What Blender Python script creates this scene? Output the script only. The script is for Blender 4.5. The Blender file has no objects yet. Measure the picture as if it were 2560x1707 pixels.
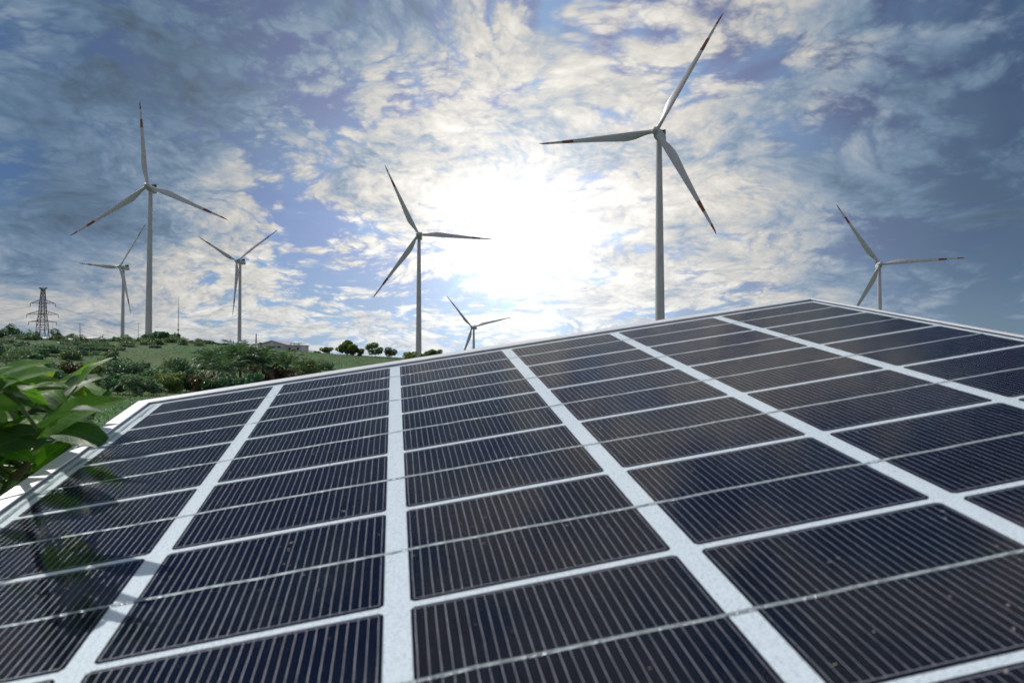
import bpy, math, random
import numpy as np
from mathutils import Matrix, Vector, Euler
random.seed(7); rng = np.random.default_rng(7)
rad = math.radians
sc = bpy.context.scene
C = sc.collection

# ------------------------------------------------------------------ camera
F = 1850.4                       # focal length in pixels of the 2560 px frame
CAM_H = 3.0
PITCH = math.atan(51.5 / F)
ce, se = math.cos(PITCH), math.sin(PITCH)
cam = bpy.data.cameras.new('camera')
cam.sensor_fit = 'HORIZONTAL'; cam.sensor_width = 36.0
cam.lens = F / 2560 * 36.0
cam.clip_start = 0.01; cam.clip_end = 20000
cam.dof.use_dof = True; cam.dof.focus_distance = 2.0; cam.dof.aperture_fstop = 14.0
camo = bpy.data.objects.new('camera', cam); C.objects.link(camo)
camo.location = (0, 0, CAM_H); camo.rotation_euler = (rad(90) + PITCH, 0, 0)
sc.camera = camo

def ray(px, py):
    a, b = (px - 1280) / F, (py - 853.5) / F
    return np.array([a, ce + b * se, se - b * ce])
def at(px, py, depth):           # pixel + distance along the view axis -> place in the world
    return ray(px, py) * depth + np.array([0, 0, CAM_H])

# ------------------------------------------------------------------ world: sky with clouds
SUN_AZ, SUN_EL = rad(-52), rad(42)      # azimuth measured from +Y towards +X
sun_dir = Vector((math.sin(SUN_AZ) * math.cos(SUN_EL), math.cos(SUN_AZ) * math.cos(SUN_EL), math.sin(SUN_EL)))
GLOW = Vector(ray(1300, 585)).normalized()

w = bpy.data.worlds.new('World'); sc.world = w; w.use_nodes = True
nt = w.node_tree; nt.nodes.clear()
class NB:
    """small helper that chains shader nodes"""
    def __init__(s, nt): s.nt = nt
    def n(s, t, **k):
        x = s.nt.nodes.new(t)
        for a, b in k.items(): setattr(x, a, b)
        return x
    def set(s, sock, v):
        if isinstance(v, bpy.types.NodeSocket): s.nt.links.new(v, sock)
        elif v is not None: sock.default_value = v
    def m(s, op, a, b=None, c=None, clamp=False):
        x = s.n('ShaderNodeMath', operation=op, use_clamp=clamp)
        s.set(x.inputs[0], a); s.set(x.inputs[1], b); s.set(x.inputs[2], c)
        return x.outputs[0]
    def vm(s, op, a, b=None):
        x = s.n('ShaderNodeVectorMath', operation=op)
        s.set(x.inputs[0], a); s.set(x.inputs[1], b)
        return x.outputs['Value'] if op == 'DOT_PRODUCT' else x.outputs[0]
    def mix(s, f, a, b, blend='MIX', clamp=True):
        x = s.n('ShaderNodeMix', data_type='RGBA', blend_type=blend); x.clamp_factor = clamp
        s.set(x.inputs[0], f); s.set(x.inputs[6], a); s.set(x.inputs[7], b)
        return x.outputs[2]
    def mixf(s, f, a, b):
        x = s.n('ShaderNodeMix', data_type='FLOAT')
        s.set(x.inputs[0], f); s.set(x.inputs[2], a); s.set(x.inputs[3], b)
        return x.outputs[0]
    def noise(s, vec, scale, detail=4, rough=.5, dist=0, lac=2.0, out=0):
        x = s.n('ShaderNodeTexNoise')
        if vec is not None: s.set(x.inputs['Vector'], vec)
        x.inputs['Scale'].default_value = scale; x.inputs['Detail'].default_value = detail
        x.inputs['Roughness'].default_value = rough; x.inputs['Distortion'].default_value = dist
        x.inputs['Lacunarity'].default_value = lac
        return x.outputs[out]
    def smooth(s, v, a, b):
        x = s.n('ShaderNodeMapRange', interpolation_type='SMOOTHSTEP')
        s.set(x.inputs[0], v); x.inputs[1].default_value = a; x.inputs[2].default_value = b
        return x.outputs[0]
    def scale(s, v, k):
        x = s.n('ShaderNodeVectorMath', operation='SCALE'); s.set(x.inputs[0], v); s.set(x.inputs[3], k)
        return x.outputs[0]
    def comb(s, x_, y_, z_):
        x = s.n('ShaderNodeCombineXYZ')
        s.set(x.inputs[0], x_); s.set(x.inputs[1], y_); s.set(x.inputs[2], z_); return x.outputs[0]

b = NB(nt)
d = b.n('ShaderNodeTexCoord').outputs['Generated']
sep = b.n('ShaderNodeSeparateXYZ'); b.set(sep.inputs[0], d)
zc = b.m('ADD', b.m('MAXIMUM', sep.outputs[2], 0.0), 0.32)
P = b.vm('DIVIDE', d, b.comb(zc, zc, zc))
def blob(px, py, sig, amp=1.0):  # soft patch of cloud layer around one direction, sig in pixels
    c = Vector(ray(px, py)).normalized(); k = 1 / (sig / F) ** 2
    return b.m('EXPONENT', b.m('ADD', b.vm('DOT_PRODUCT', d, tuple(c * k)), math.log(amp) - k))
theta = b.m('ARCCOSINE', b.m('MINIMUM', b.vm('DOT_PRODUCT', d, tuple(GLOW)), 0.99999))   # angle from the glow
wv = b.noise(P, 2.6, 1, .5, out=1)
Pw = b.vm('ADD', P, b.scale(b.vm('SUBTRACT', wv, (.5, .5, .5)), .22))
Pc = Pw
big = b.noise(Pw, 2.2, 3, .5)
mid = b.noise(b.vm('ADD', Pw, (4.1, 2.2, 0)), 6.0, 6, .55)
def cloudlets(v, det):           # billowed noise: rounded tops, narrow creases
    n1 = b.m('ABSOLUTE', b.m('SUBTRACT', b.noise(v, 10.5, 1, .4), .5))
    n2 = b.m('ABSOLUTE', b.m('SUBTRACT', b.noise(v, 23.0, det, .55), .5))
    return b.m('ADD', b.m('ADD', b.m('MULTIPLY', n1, 1.5), b.m('MULTIPLY', n2, 1.1)), .18)
puff = cloudlets(Pc, 3)
toglow = Vector((GLOW.x * .3, GLOW.y * .3, 1.0)).normalized() * .010
puff2 = cloudlets(b.vm('ADD', Pc, tuple(toglow)), 1)
fine = b.m('ADD', .40, b.m('MULTIPLY', blob(1000, 520, 700), .60))       # small cloudlets in the middle, softer sheets outside
# coverage, with gaps and banks where the layer is open or thick
cov = b.m('ADD', b.m('ADD', b.m('MULTIPLY', b.m('SUBTRACT', big, .5), 1.8), b.m('MULTIPLY', b.m('SUBTRACT', mid, .5), 2.1)), b.m('MULTIPLY', b.m('SUBTRACT', puff, .5), b.m('MULTIPLY', fine, 1.3)))
gaps = [(720, 400, 105, .42), (90, 330, 150, .22), (330, 290, 90, .34), (700, 60, 240, .30), (1560, 20, 170, .34), (1950, 250, 120, .2), (2060, 330, 90, .2),
        (2440, 520, 240, .40), (2450, 60, 200, .2), (80, 470, 100, .34), (1180, 50, 90, .12), (620, 640, 90, .18), (60, 130, 180, .12), (480, 600, 80, .1)]
banks = [(250, 150, 200, .14), (420, 380, 130, .14), (2250, 250, 170, .16), (560, 250, 180, .30), (900, 230, 220, .26), (1250, 250, 260, .16), (1720, 160, 220, .30), (260, 690, 220, .36), (60, 670, 160, .22), (1000, 480, 260, .12),
         (1850, 560, 200, .12), (130, 600, 190, .22), (430, 480, 160, .16), (230, 420, 110, .16), (150, 230, 120, .14), (2350, 170, 120, .2), (2180, 420, 140, .14), (2020, 80, 130, .2), (1600, 420, 200, .18), (80, 720, 150, .2), (2050, 720, 220, .15)]
for x, y, s_, a in gaps: cov = b.m('SUBTRACT', cov, blob(x, y, s_, a))
for x, y, s_, a in banks: cov = b.m('ADD', cov, blob(x, y, s_, a))
cov = b.m('ADD', cov, .11)
dens = b.smooth(cov, -.24, .22)
soft = b.noise(b.vm('ADD', Pw, (9.3, 1.1, 3.0)), 5.0, 3, .5)             # slow change of thickness inside the layer
thick = b.smooth(b.m('ADD', b.m('MULTIPLY', b.m('SUBTRACT', soft, .5), 2.4), b.m('MULTIPLY', cov, .35)), -.15, .65)
relief = b.m('MULTIPLY', b.m('MULTIPLY', b.m('SUBTRACT', puff, puff2), 1.0), fine)
near = b.m('EXPONENT', b.m('MULTIPLY', theta, -1 / rad(17)))
lit = b.m('ADD', b.m('MULTIPLY', near, .30), .68)
dull = None
for x, y, s_, a in [(2450, 540, 320, .66), (150, 60, 330, .55), (700, 40, 260, .3), (2500, 60, 330, .42), (90, 330, 120, .3), (160, 560, 100, .34), (20, 545, 110, .32), (300, 580, 70, .25), (720, 60, 240, .35), (1330, 120, 200, .2), (1700, 330, 160, .12), (430, 190, 150, .35)]:
    g = b.m('SUBTRACT', 1.0, blob(x, y, s_, a))
    dull = g if dull is None else b.m('MULTIPLY', dull, g)
shade = b.m('ADD', b.m('SUBTRACT', 1.0, b.m('MULTIPLY', thick, .42)), relief)
shade = b.m('ADD', shade, b.m('MULTIPLY', b.m('MULTIPLY', b.m('SUBTRACT', puff, .45), .75), fine))
shade = b.m('MAXIMUM', shade, .35)
cl = b.m('MULTIPLY', b.m('MULTIPLY', lit, shade), dull)
tint = b.mix(b.smooth(cl, .12, .56), (.38, .79, 1.34, 1), (1.0, .955, .875, 1))
cloud = b.scale(tint, cl)
# clear sky
sky = b.n('ShaderNodeTexSky', sky_type='NISHITA'); sky.sun_disc = False
sky.sun_elevation = SUN_EL; sky.sun_rotation = SUN_AZ; sky.air_density = 1.0; sky.dust_density = .3; sky.ozone_density = 3.0
blue = b.mix(1.0, b.scale(sky.outputs[0], .05), (.30, .62, 1.0, 1), 'MULTIPLY')
lav = b.m('EXPONENT', b.m('MULTIPLY', b.m('POWER', b.m('DIVIDE', theta, rad(20)), 2.0), -1.0))
blue = b.vm('ADD', b.scale(blue, b.m('ADD', b.m('MULTIPLY', dull, .65), .40)), b.scale((.13, .09, .15), lav))
# thin high sheet, drawn out away from the glow
e1 = Vector((0, 0, 1)).cross(GLOW).normalized(); e2 = GLOW.cross(e1)
fan = b.n('ShaderNodeVectorMath', operation='NORMALIZE'); b.set(fan.inputs[0], b.comb(b.vm('DOT_PRODUCT', d, tuple(e1)), b.vm('DOT_PRODUCT', d, tuple(e2)), 0.0))
streak = b.noise(b.vm('ADD', b.scale(fan.outputs[0], 2.3), b.comb(0.0, 0.0, b.m('MULTIPLY', theta, 4.0))), 2.4, 4, .5, .4)
sheet = b.smooth(b.m('ADD', streak, b.m('MULTIPLY', b.m('SUBTRACT', big, .5), .7)), .34, .66)
sheetc = b.scale((.16, .36, .66), b.m('MULTIPLY', b.m('ADD', b.m('MULTIPLY', near, .9), .72), b.m('ADD', b.m('MULTIPLY', dull, .95), .05)))
blue = b.mix(b.m('MULTIPLY', sheet, .72), blue, sheetc)
col = b.mix(dens, blue, cloud)
# pale low air towards the horizon
hz = b.m('EXPONENT', b.m('MULTIPLY', b.m('MAXIMUM', sep.outputs[2], 0.0), -1 / .07))
col = b.mix(b.m('MULTIPLY', hz, .5), col, b.scale((.38, .50, .65), b.m('ADD', b.m('MULTIPLY', near, .9), .6)))
# the sun behind thin cloud
q = b.m('DIVIDE', theta, rad(6.2))
glow = b.m('ADD', b.m('MULTIPLY', b.m('EXPONENT', b.m('MULTIPLY', b.m('MULTIPLY', q, q), -1.0)), .40),
           b.m('MULTIPLY', b.m('EXPONENT', b.m('MULTIPLY', theta, -1 / rad(13))), .52))
q2 = b.m('DIVIDE', theta, rad(2.0))
core = b.m('MULTIPLY', b.m('EXPONENT', b.m('MULTIPLY', b.m('MULTIPLY', q2, q2), -1.0)), 4.0)
col = b.vm('ADD', col, b.scale((.95, .955, .97), b.m('ADD', glow, core)))
bg = b.n('ShaderNodeBackground'); b.set(bg.inputs[0], col); bg.inputs[1].default_value = 1.0
w.cycles.sampling_method = 'NONE'
wo = b.n('ShaderNodeOutputWorld'); nt.links.new(bg.outputs[0], wo.inputs[0])

sl = bpy.data.lights.new('sun', 'SUN'); sl.energy = 3.4; sl.angle = rad(.5); sl.color = (1.0, .95, .87)
so = bpy.data.objects.new('sun', sl); C.objects.link(so)
so.rotation_euler = sun_dir.to_track_quat('Z', 'Y').to_euler(); so.location = (-30, 10, 40)

sc.view_settings.view_transform = 'Standard'; sc.view_settings.look = 'None'
sc.view_settings.gamma = 1.0; sc.view_settings.use_curve_mapping = False; sc.view_settings.exposure = 0.0
sc.render.engine = 'CYCLES'
cy = sc.cycles
cy.use_denoising = True; cy.max_bounces = 4; cy.diffuse_bounces = 2; cy.glossy_bounces = 2;  cy.use_adaptive_sampling = True; cy.adaptive_threshold = .03; cy.transparent_max_bounces = 16
cy.sample_clamp_indirect = 4.0

# ------------------------------------------------------------------ helpers
def tag(o, label=None, cat=None, group=None, kind=None):
    if label: o['label'] = label
    if cat: o['category'] = cat
    if group: o['group'] = group
    if kind: o['kind'] = kind
    return o
def empty(name, loc=(0, 0, 0), rz=0.0):
    o = bpy.data.objects.new(name, None); C.objects.link(o)
    o.location = loc; o.rotation_euler = (0, 0, rz); o.empty_display_size = .2
    return o
def obj(name, me, mat=None, parent=None, loc=None, matrix=None):
    o = bpy.data.objects.new(name, me); C.objects.link(o)
    if mat is not None and not me.materials: me.materials.append(mat)
    if parent is not None: o.parent = parent
    if loc is not None: o.location = loc
    if matrix is not None: o.matrix_local = matrix
    return o
def mesh(name, v, f, smooth=False):
    me = bpy.data.meshes.new(name); me.from_pydata([tuple(map(float, p)) for p in v], [], f); me.update()
    if smooth: me.polygons.foreach_set('use_smooth', [True] * len(me.polygons))
    return me
class MB:
    """collects simple solids and turns them into one mesh"""
    def __init__(s): s.v = []; s.f = []
    def add(s, v, f):
        o = len(s.v); s.v += [tuple(map(float, p)) for p in v]; s.f += [tuple(i + o for i in q) for q in f]; return s
    def box(s, x0, x1, y0, y1, z0, z1):
        v = [(x, y, z) for z in (z0, z1) for y in (y0, y1) for x in (x0, x1)]
        return s.add(v, [(0, 2, 3, 1), (4, 5, 7, 6), (0, 1, 5, 4), (2, 6, 7, 3), (0, 4, 6, 2), (1, 3, 7, 5)])
    def prism(s, pts, z0, z1):           # outline in xy, counter-clockwise
        n = len(pts)
        v = [(x, y, z0) for x, y in pts] + [(x, y, z1) for x, y in pts]
        f = [tuple(reversed(range(n))), tuple(range(n, 2 * n))] + [(i, (i + 1) % n, n + (i + 1) % n, n + i) for i in range(n)]
        return s.add(v, f)
    def tube(s, path, radii, k=8, cap=True):
        path = [Vector(p) for p in path]
        if not hasattr(radii, '__len__'): radii = [radii] * len(path)
        v = []; f = []
        ref = None
        for i, p in enumerate(path):
            t = (path[min(i + 1, len(path) - 1)] - path[max(i - 1, 0)]).normalized()
            if ref is None:
                ref = t.orthogonal().normalized()
            a = (ref - t * ref.dot(t)).normalized(); ref = a; c = t.cross(a)
            for j in range(k):
                an = 2 * math.pi * j / k
                v.append(p + (a * math.cos(an) + c * math.sin(an)) * radii[i])
        for i in range(len(path) - 1):
            for j in range(k):
                f.append((i * k + j, i * k + (j + 1) % k, (i + 1) * k + (j + 1) % k, (i + 1) * k + j))
        if cap:
            f.append(tuple(reversed(range(k)))); f.append(tuple(range((len(path) - 1) * k, len(path) * k)))
        return s.add(v, f)
    def mesh(s, name, smooth=False): return mesh(name, s.v, s.f, smooth)
    def build(s, name, mat, parent=None, smooth=False, **k): return obj(name, s.mesh(name, smooth), mat, parent, **k)
def auto_smooth(me, ang=40):
    me.polygons.foreach_set('use_smooth', [True] * len(me.polygons))
    try: me.set_sharp_from_angle(angle=rad(ang))
    except Exception: pass
    return me

# ------------------------------------------------------------------ materials
def pmat(name, col, rough=.6, metal=0.0, spec=.5, var=None, vscale=5.0, detail=5, bump=0.0, bscale=20, coords='Object', vthr=(.35, .65)):
    m = bpy.data.materials.new(name); m.use_nodes = True
    t = m.node_tree; p = t.nodes['Principled BSDF']; q = NB(t)
    p.inputs['Roughness'].default_value = rough; p.inputs['Metallic'].default_value = metal
    p.inputs['Specular IOR Level'].default_value = spec
    p.inputs['Base Color'].default_value = (*col, 1)
    tc = q.n('ShaderNodeTexCoord').outputs[coords]
    if var is not None:
        nz = q.smooth(q.noise(tc, vscale, detail, .6), *vthr)
        q.set(p.inputs['Base Color'], q.mix(nz, (*col, 1), (*var, 1)))
    if bump:
        bn = q.n('ShaderNodeBump'); bn.inputs['Strength'].default_value = bump; bn.inputs['Distance'].default_value = .02
        q.set(bn.inputs['Height'], q.noise(tc, bscale, 4, .6)); t.links.new(bn.outputs[0], p.inputs['Normal'])
    return m
def leafmat(name, c1, c2, trans=.35, vscale=1.2, gloss=.35, rough=.45):
    m = bpy.data.materials.new(name); m.use_nodes = True
    t = m.node_tree; t.nodes.clear(); q = NB(t)
    geo = q.n('ShaderNodeNewGeometry'); oi = q.n('ShaderNodeObjectInfo')
    tc = q.n('ShaderNodeTexCoord').outputs['Object']
    nz = q.m('ADD', q.m('MULTIPLY', q.noise(tc, vscale, 3, .6), .75), q.m('MULTIPLY', geo.outputs['Random Per Island'], .35))
    nz = q.m('ADD', nz, q.m('MULTIPLY', q.m('SUBTRACT', oi.outputs['Random'], .5), .3))
    c = q.mix(q.smooth(nz, .3, .8), (*c1, 1), (*c2, 1))
    p = q.n('ShaderNodeBsdfPrincipled'); q.set(p.inputs['Base Color'], c); p.inputs['Roughness'].default_value = rough
    p.inputs['Specular IOR Level'].default_value = gloss
    tr = q.n('ShaderNodeBsdfTranslucent'); q.set(tr.inputs[0], q.mix(1.0, c, (1.25, 1.45, .5, 1), 'MULTIPLY'))
    mx = q.n('ShaderNodeMixShader'); mx.inputs[0].default_value = trans
    t.links.new(p.outputs[0], mx.inputs[1]); t.links.new(tr.outputs[0], mx.inputs[2])
    o = q.n('ShaderNodeOutputMaterial'); t.links.new(mx.outputs[0], o.inputs[0])
    return m

M = {}
M['white_paint'] = pmat('white_paint', (.47, .46, .51), .42, var=(.39, .38, .43), vscale=.25, vthr=(.3, .8))
M['red_paint'] = pmat('red_paint', (.21, .045, .036), .45, var=(.17, .04, .03), vscale=.6)
M['dark_grey'] = pmat('dark_grey', (.05, .05, .055), .55)
M['alu'] = pmat('anodised_aluminium', (.80, .81, .84), .36, metal=.35, var=(.72, .73, .77), vscale=18, bump=.04, bscale=260)
M['galv'] = pmat('galvanised_steel', (.42, .43, .45), .5, metal=.7, var=(.34, .35, .37), vscale=6)
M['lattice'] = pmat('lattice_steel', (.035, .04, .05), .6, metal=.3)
M['wire'] = pmat('wire', (.12, .12, .13), .5, metal=.3)
M['wood_pole'] = pmat('wood_pole', (.075, .055, .045), .8, var=(.05, .04, .035), vscale=3)
M['bark'] = pmat('bark', (.13, .10, .075), .9, var=(.08, .06, .05), vscale=3, bump=.4, bscale=9)
M['wall_metal'] = pmat('wall_metal', (.56, .52, .57), .55, var=(.48, .45, .50), vscale=.35)
M['roof_metal'] = pmat('roof_metal', (.55, .55, .60), .45, var=(.46, .45, .50), vscale=.4)
M['shed_white'] = pmat('shed_white', (.80, .80, .80), .55, var=(.72, .72, .72), vscale=.5)
M['window_dark'] = pmat('window_dark', (.03, .035, .045), .15)
M['tank_white'] = pmat('tank_white', (.8, .8, .8), .4)
M['concrete'] = pmat('concrete', (.25, .24, .25), .9, var=(.17, .165, .165), vscale=.35, bump=.2, bscale=6)
M['leaf_dark'] = leafmat('leaf_dark', (0.036, 0.094, 0.067), (0.099, 0.215, 0.130), .30, .8)
M['leaf_mid'] = leafmat('leaf_mid', (0.057, 0.140, 0.089), (0.155, 0.309, 0.175), .32, .8)
M['leaf_olive'] = leafmat('leaf_olive', (0.102, 0.153, 0.063), (0.251, 0.309, 0.141), .32, .8)
M['leaf_brown'] = leafmat('leaf_brown', (.060, .045, .030), (.13, .105, .06), .25, .8)
M['leaf_pale'] = leafmat('leaf_pale', (0.092, 0.158, 0.119), (0.218, 0.309, 0.228), .3, .8)
M['palm_leaf'] = leafmat('palm_leaf', (0.036, 0.088, 0.055), (0.110, 0.182, 0.108), .28, .8, .25, .5)
M['palm_dry'] = leafmat('palm_dry', (.11, .085, .065), (.20, .165, .125), .2, .8)

# cells, backsheet, glass
def cell_material():
    m = bpy.data.materials.new('silicon_cell'); m.use_nodes = True
    t = m.node_tree; p = t.nodes['Principled BSDF']; q = NB(t)
    tc = q.n('ShaderNodeTexCoord').outputs['Object']
    oi = q.n('ShaderNodeObjectInfo')
    nz = q.noise(tc, 900, 3, .7); n2 = q.noise(tc, 14, 3, .6)
    c = q.mix(q.smooth(nz, .45, .75), (.0022, .0055, .0140, 1), (.008, .020, .044, 1))
    c = q.mix(q.m('MULTIPLY', q.smooth(n2, .35, .7), .4), c, (.005, .005, .015, 1))
    c = q.mix(q.m('MULTIPLY', oi.outputs['Random'], .6), c, (.009, .009, .026, 1))
    q.set(p.inputs['Base Color'], c); p.inputs['Roughness'].default_value = .7; p.inputs['Specular IOR Level'].default_value = 0.0
    return m
M['cell'] = cell_material()
def sheet_material():
    m = bpy.data.materials.new('backsheet'); m.use_nodes = True
    t = m.node_tree; p = t.nodes['Principled BSDF']; q = NB(t)
    tc = q.n('ShaderNodeTexCoord').outputs['Object']
    vo = q.n('ShaderNodeTexVoronoi'); q.set(vo.inputs['Vector'], tc); vo.inputs['Scale'].default_value = 640
    vo.feature = 'F1'
    nz = q.smooth(q.noise(tc, 620, 2, .5), .46, .66)
    c = q.mix(nz, (.72, .785, .90, 1), (.53, .59, .70, 1))
    q.set(p.inputs['Base Color'], c); p.inputs['Roughness'].default_value = .7
    return m
M['sheet'] = sheet_material()
M['finger'] = pmat('finger_silver', (.38, .37, .47), .55, metal=.1, var=(.22, .21, .28), vscale=700, detail=2)
M['ribbon'] = pmat('ribbon_tin', (.50, .56, .62), .38, metal=.6, var=(.33, .37, .42), vscale=160, detail=4, bump=.6, bscale=420)
def glass_material():
    m = bpy.data.materials.new('prismatic_glass'); m.use_nodes = True
    t = m.node_tree; t.nodes.clear(); q = NB(t)
    tc = q.n('ShaderNodeTexCoord').outputs['Object']
    bn = q.n('ShaderNodeBump'); bn.inputs['Strength'].default_value = .10; bn.inputs['Distance'].default_value = .0004
    q.set(bn.inputs['Height'], q.noise(tc, 520, 2, .5))
    geo = q.n('ShaderNodeNewGeometry')
    cs = q.m('ABSOLUTE', q.vm('DOT_PRODUCT', geo.outputs['Normal'], geo.outputs['Incoming']))
    fr = q.m('ADD', .008, q.m('MULTIPLY', q.m('POWER', q.m('SUBTRACT', 1.0, cs), 5.0), .30))     # coated glass, each face
    dust = q.m('ADD', q.smooth(q.noise(tc, 7, 6, .7), .45, .85), q.m('MULTIPLY', q.smooth(q.noise(tc, 210, 1, .5), .775, .80), 60.0))
    tr = q.n('ShaderNodeBsdfTransparent'); tr.inputs[0].default_value = (.97, .985, .98, 1)
    gl = q.n('ShaderNodeBsdfGlossy'); gl.inputs['Roughness'].default_value = .035; t.links.new(bn.outputs[0], gl.inputs['Normal'])
    mx = q.n('ShaderNodeMixShader'); q.set(mx.inputs[0], fr)
    t.links.new(tr.outputs[0], mx.inputs[1]); t.links.new(gl.outputs[0], mx.inputs[2])
    df = q.n('ShaderNodeBsdfDiffuse'); df.inputs[0].default_value = (.45, .42, .40, 1)
    m2 = q.n('ShaderNodeMixShader'); q.set(m2.inputs[0], q.m('MULTIPLY', dust, .008))
    t.links.new(mx.outputs[0], m2.inputs[1]); t.links.new(df.outputs[0], m2.inputs[2])
    o = q.n('ShaderNodeOutputMaterial'); t.links.new(m2.outputs[0], o.inputs[0])
    return m
M['glass'] = glass_material()

def ground_material():
    m = bpy.data.materials.new('ground'); m.use_nodes = True
    t = m.node_tree; p = t.nodes['Principled BSDF']; q = NB(t)
    tc = q.n('ShaderNodeTexCoord').outputs['Object']
    a = q.smooth(q.noise(tc, .035, 4, .55), .40, .62)
    f = q.noise(tc, .9, 6, .65)
    c = q.mix(q.smooth(f, .3, .7), (.048, .108, .046, 1), (.100, .165, .070, 1))
    c2 = q.mix(q.smooth(f, .3, .7), (.12, .105, .070, 1), (.17, .15, .105, 1))
    c = q.mix(q.m('MULTIPLY', a, .45), c, c2)
    q.set(p.inputs['Base Color'], c); p.inputs['Roughness'].default_value = .95; p.inputs['Specular IOR Level'].default_value = .1
    return m
M['ground'] = ground_material()

# ------------------------------------------------------------------ terrain
def sstep(a, b_, x):
    t = np.clip((np.asarray(x, float) - a) / (b_ - a), 0, 1); return t * t * (3 - 2 * t)
def terrain(x, y):
    x = np.asarray(x, float); y = np.asarray(y, float)
    D = np.hypot(x, y); th = np.arctan2(x, y)
    px = 1280 + F * np.tan(np.clip(th, -1.2, 1.2))
    A = np.interp(px, [-3000, -600, 450, 700, 900, 1150, 1500, 4000], [4.5, 7.8, 7.4, 6.2, 5.0, 3.0, .8, .5])
    front = sstep(1.55, 1.1, np.abs(th))
    z = A * sstep(84, 200, D) * front
    z = z + (np.sin(x * .11 + 1.3) * np.cos(y * .08) * .25 + np.sin(x * .043 + y * .031) * .35) * sstep(65, 110, D)
    z = z - (A * front + 26) * sstep(290, 760, D)
    z = z + np.sin(x * .0023 + 1) * np.cos(y * .0019) * 9 * sstep(500, 1500, D) - 6 * sstep(500, 900, D)
    return z
def terr(x, y): return float(terrain(x, y))
radii = np.concatenate([np.linspace(.0, 60, 16)[1:], np.linspace(64, 300, 75), np.geomspace(306, 1650, 44)])
NA = 256
ths = np.linspace(-math.pi, math.pi, NA, endpoint=False)
gv = [(0, 0, 0)]
for r in radii:
    xs, ys = np.sin(ths) * r, np.cos(ths) * r
    gv += list(zip(xs, ys, terrain(xs, ys)))
gf = [(0, 1 + (j + 1) % NA, 1 + j) for j in range(NA)]
for i in range(len(radii) - 1):
    o0, o1 = 1 + i * NA, 1 + (i + 1) * NA
    gf += [(o0 + j, o0 + (j + 1) % NA, o1 + (j + 1) % NA, o1 + j) for j in range(NA)]
g = obj('ground', mesh('ground', gv, gf, True), M['ground']); tag(g, kind='structure')
# ------------------------------------------------------------------ solar panel
S = .16; ASP = .8385333
Rm = np.array([[0.9794748260056166, 0.15612909897275837, 0.1274863509368633], [-0.15167981942569095, 0.15436924201996982, 0.9763008601328586], [0.13274900225701217, -0.9755992217971089, 0.17488242000743714]])
tv = np.array([-2.9913579318828427, 0.527412105588156, 6.2554027798222505])
c2w = np.array([[1, 0, 0], [0, se, ce], [0, -ce, se]])     # camera (right, down, forward) -> world
c2w = np.stack([np.array([1, 0, 0]), np.array([0, se, -ce]), np.array([0, ce, se])], 1)
ex = c2w @ Rm[:, 0]; ey = -(c2w @ Rm[:, 1]); ez = np.cross(ex, ey)
p0 = c2w @ (tv * S) + np.array([0, 0, CAM_H])
PM = Matrix(((ex[0], ey[0], ez[0], p0[0]), (ex[1], ey[1], ez[1], p0[1]), (ex[2], ey[2], ez[2], p0[2]), (0, 0, 0, 1)))
panel = empty('solar_panel'); panel.matrix_world = PM
tag(panel, 'large dark solar panel with white cell gaps and aluminium frame in the foreground', 'solar panel')
NC, NR = 6, 10
PV = S * ASP
U0, U1 = -.08 * S, (NC - .01) * S
V0, V1 = .055 * PV, -(NR + .07) * PV
FW = .135 * S
# backsheet
MB().box(U0 - .006, U1 + .006, V1 - .006, V0 + .006, -.0024, -.0003).build('backsheet', M['sheet'], panel)
# cells with their printed fingers
cw, ch = (1 - .088) * S, (1 - .046) * PV
cx = .0022
cb = MB().prism([(-cw / 2 + cx, -ch / 2), (cw / 2 - cx, -ch / 2), (cw / 2, -ch / 2 + cx), (cw / 2, ch / 2 - cx), (cw / 2 - cx, ch / 2), (-cw / 2 + cx, ch / 2), (-cw / 2, ch / 2 - cx), (-cw / 2, -ch / 2 + cx)], -.0003, 0)
cell_me = cb.mesh('cell'); cell_me.materials.append(M['cell'])
NF = 28
def finger_mesh(seed):
    r = random.Random(seed); fb = MB(); ins = .0022
    x0, x1, y0, y1 = -cw / 2 + ins, cw / 2 - ins, -ch / 2 + ins, ch / 2 - ins
    hw = .00017
    for i in range(NF):
        x = x0 + (x1 - x0) * i / (NF - 1)
        n = 9; pts = [(x + r.uniform(-1, 1) * .00012, y0 + (y1 - y0) * k / n) for k in range(n + 1)]
        v = []; 
        for (a, yy) in pts:
            h = hw * r.uniform(.75, 1.25); v += [(a - h, yy, .00018), (a + h, yy, .00018)]
        fb.add(v, [(2 * k, 2 * k + 1, 2 * k + 3, 2 * k + 2) for k in range(n)])
    for yy in (y0, y1): fb.box(x0, x1, yy - .0002, yy + .0002, 0.00004, .00016)
    me = fb.mesh('finger_grid'); me.materials.append(M['finger']); return me
fing = [finger_mesh(s) for s in range(4)]
k = 0
for j in range(NR):
    for i in range(NC):
        c = obj('cell', cell_me, None, panel, loc=((i + .5) * S, -(j + .5) * PV, 0))
        f = obj('finger_grid', fing[k % 4], None, c); f['kind'] = 'stuff'; k += 1
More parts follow.
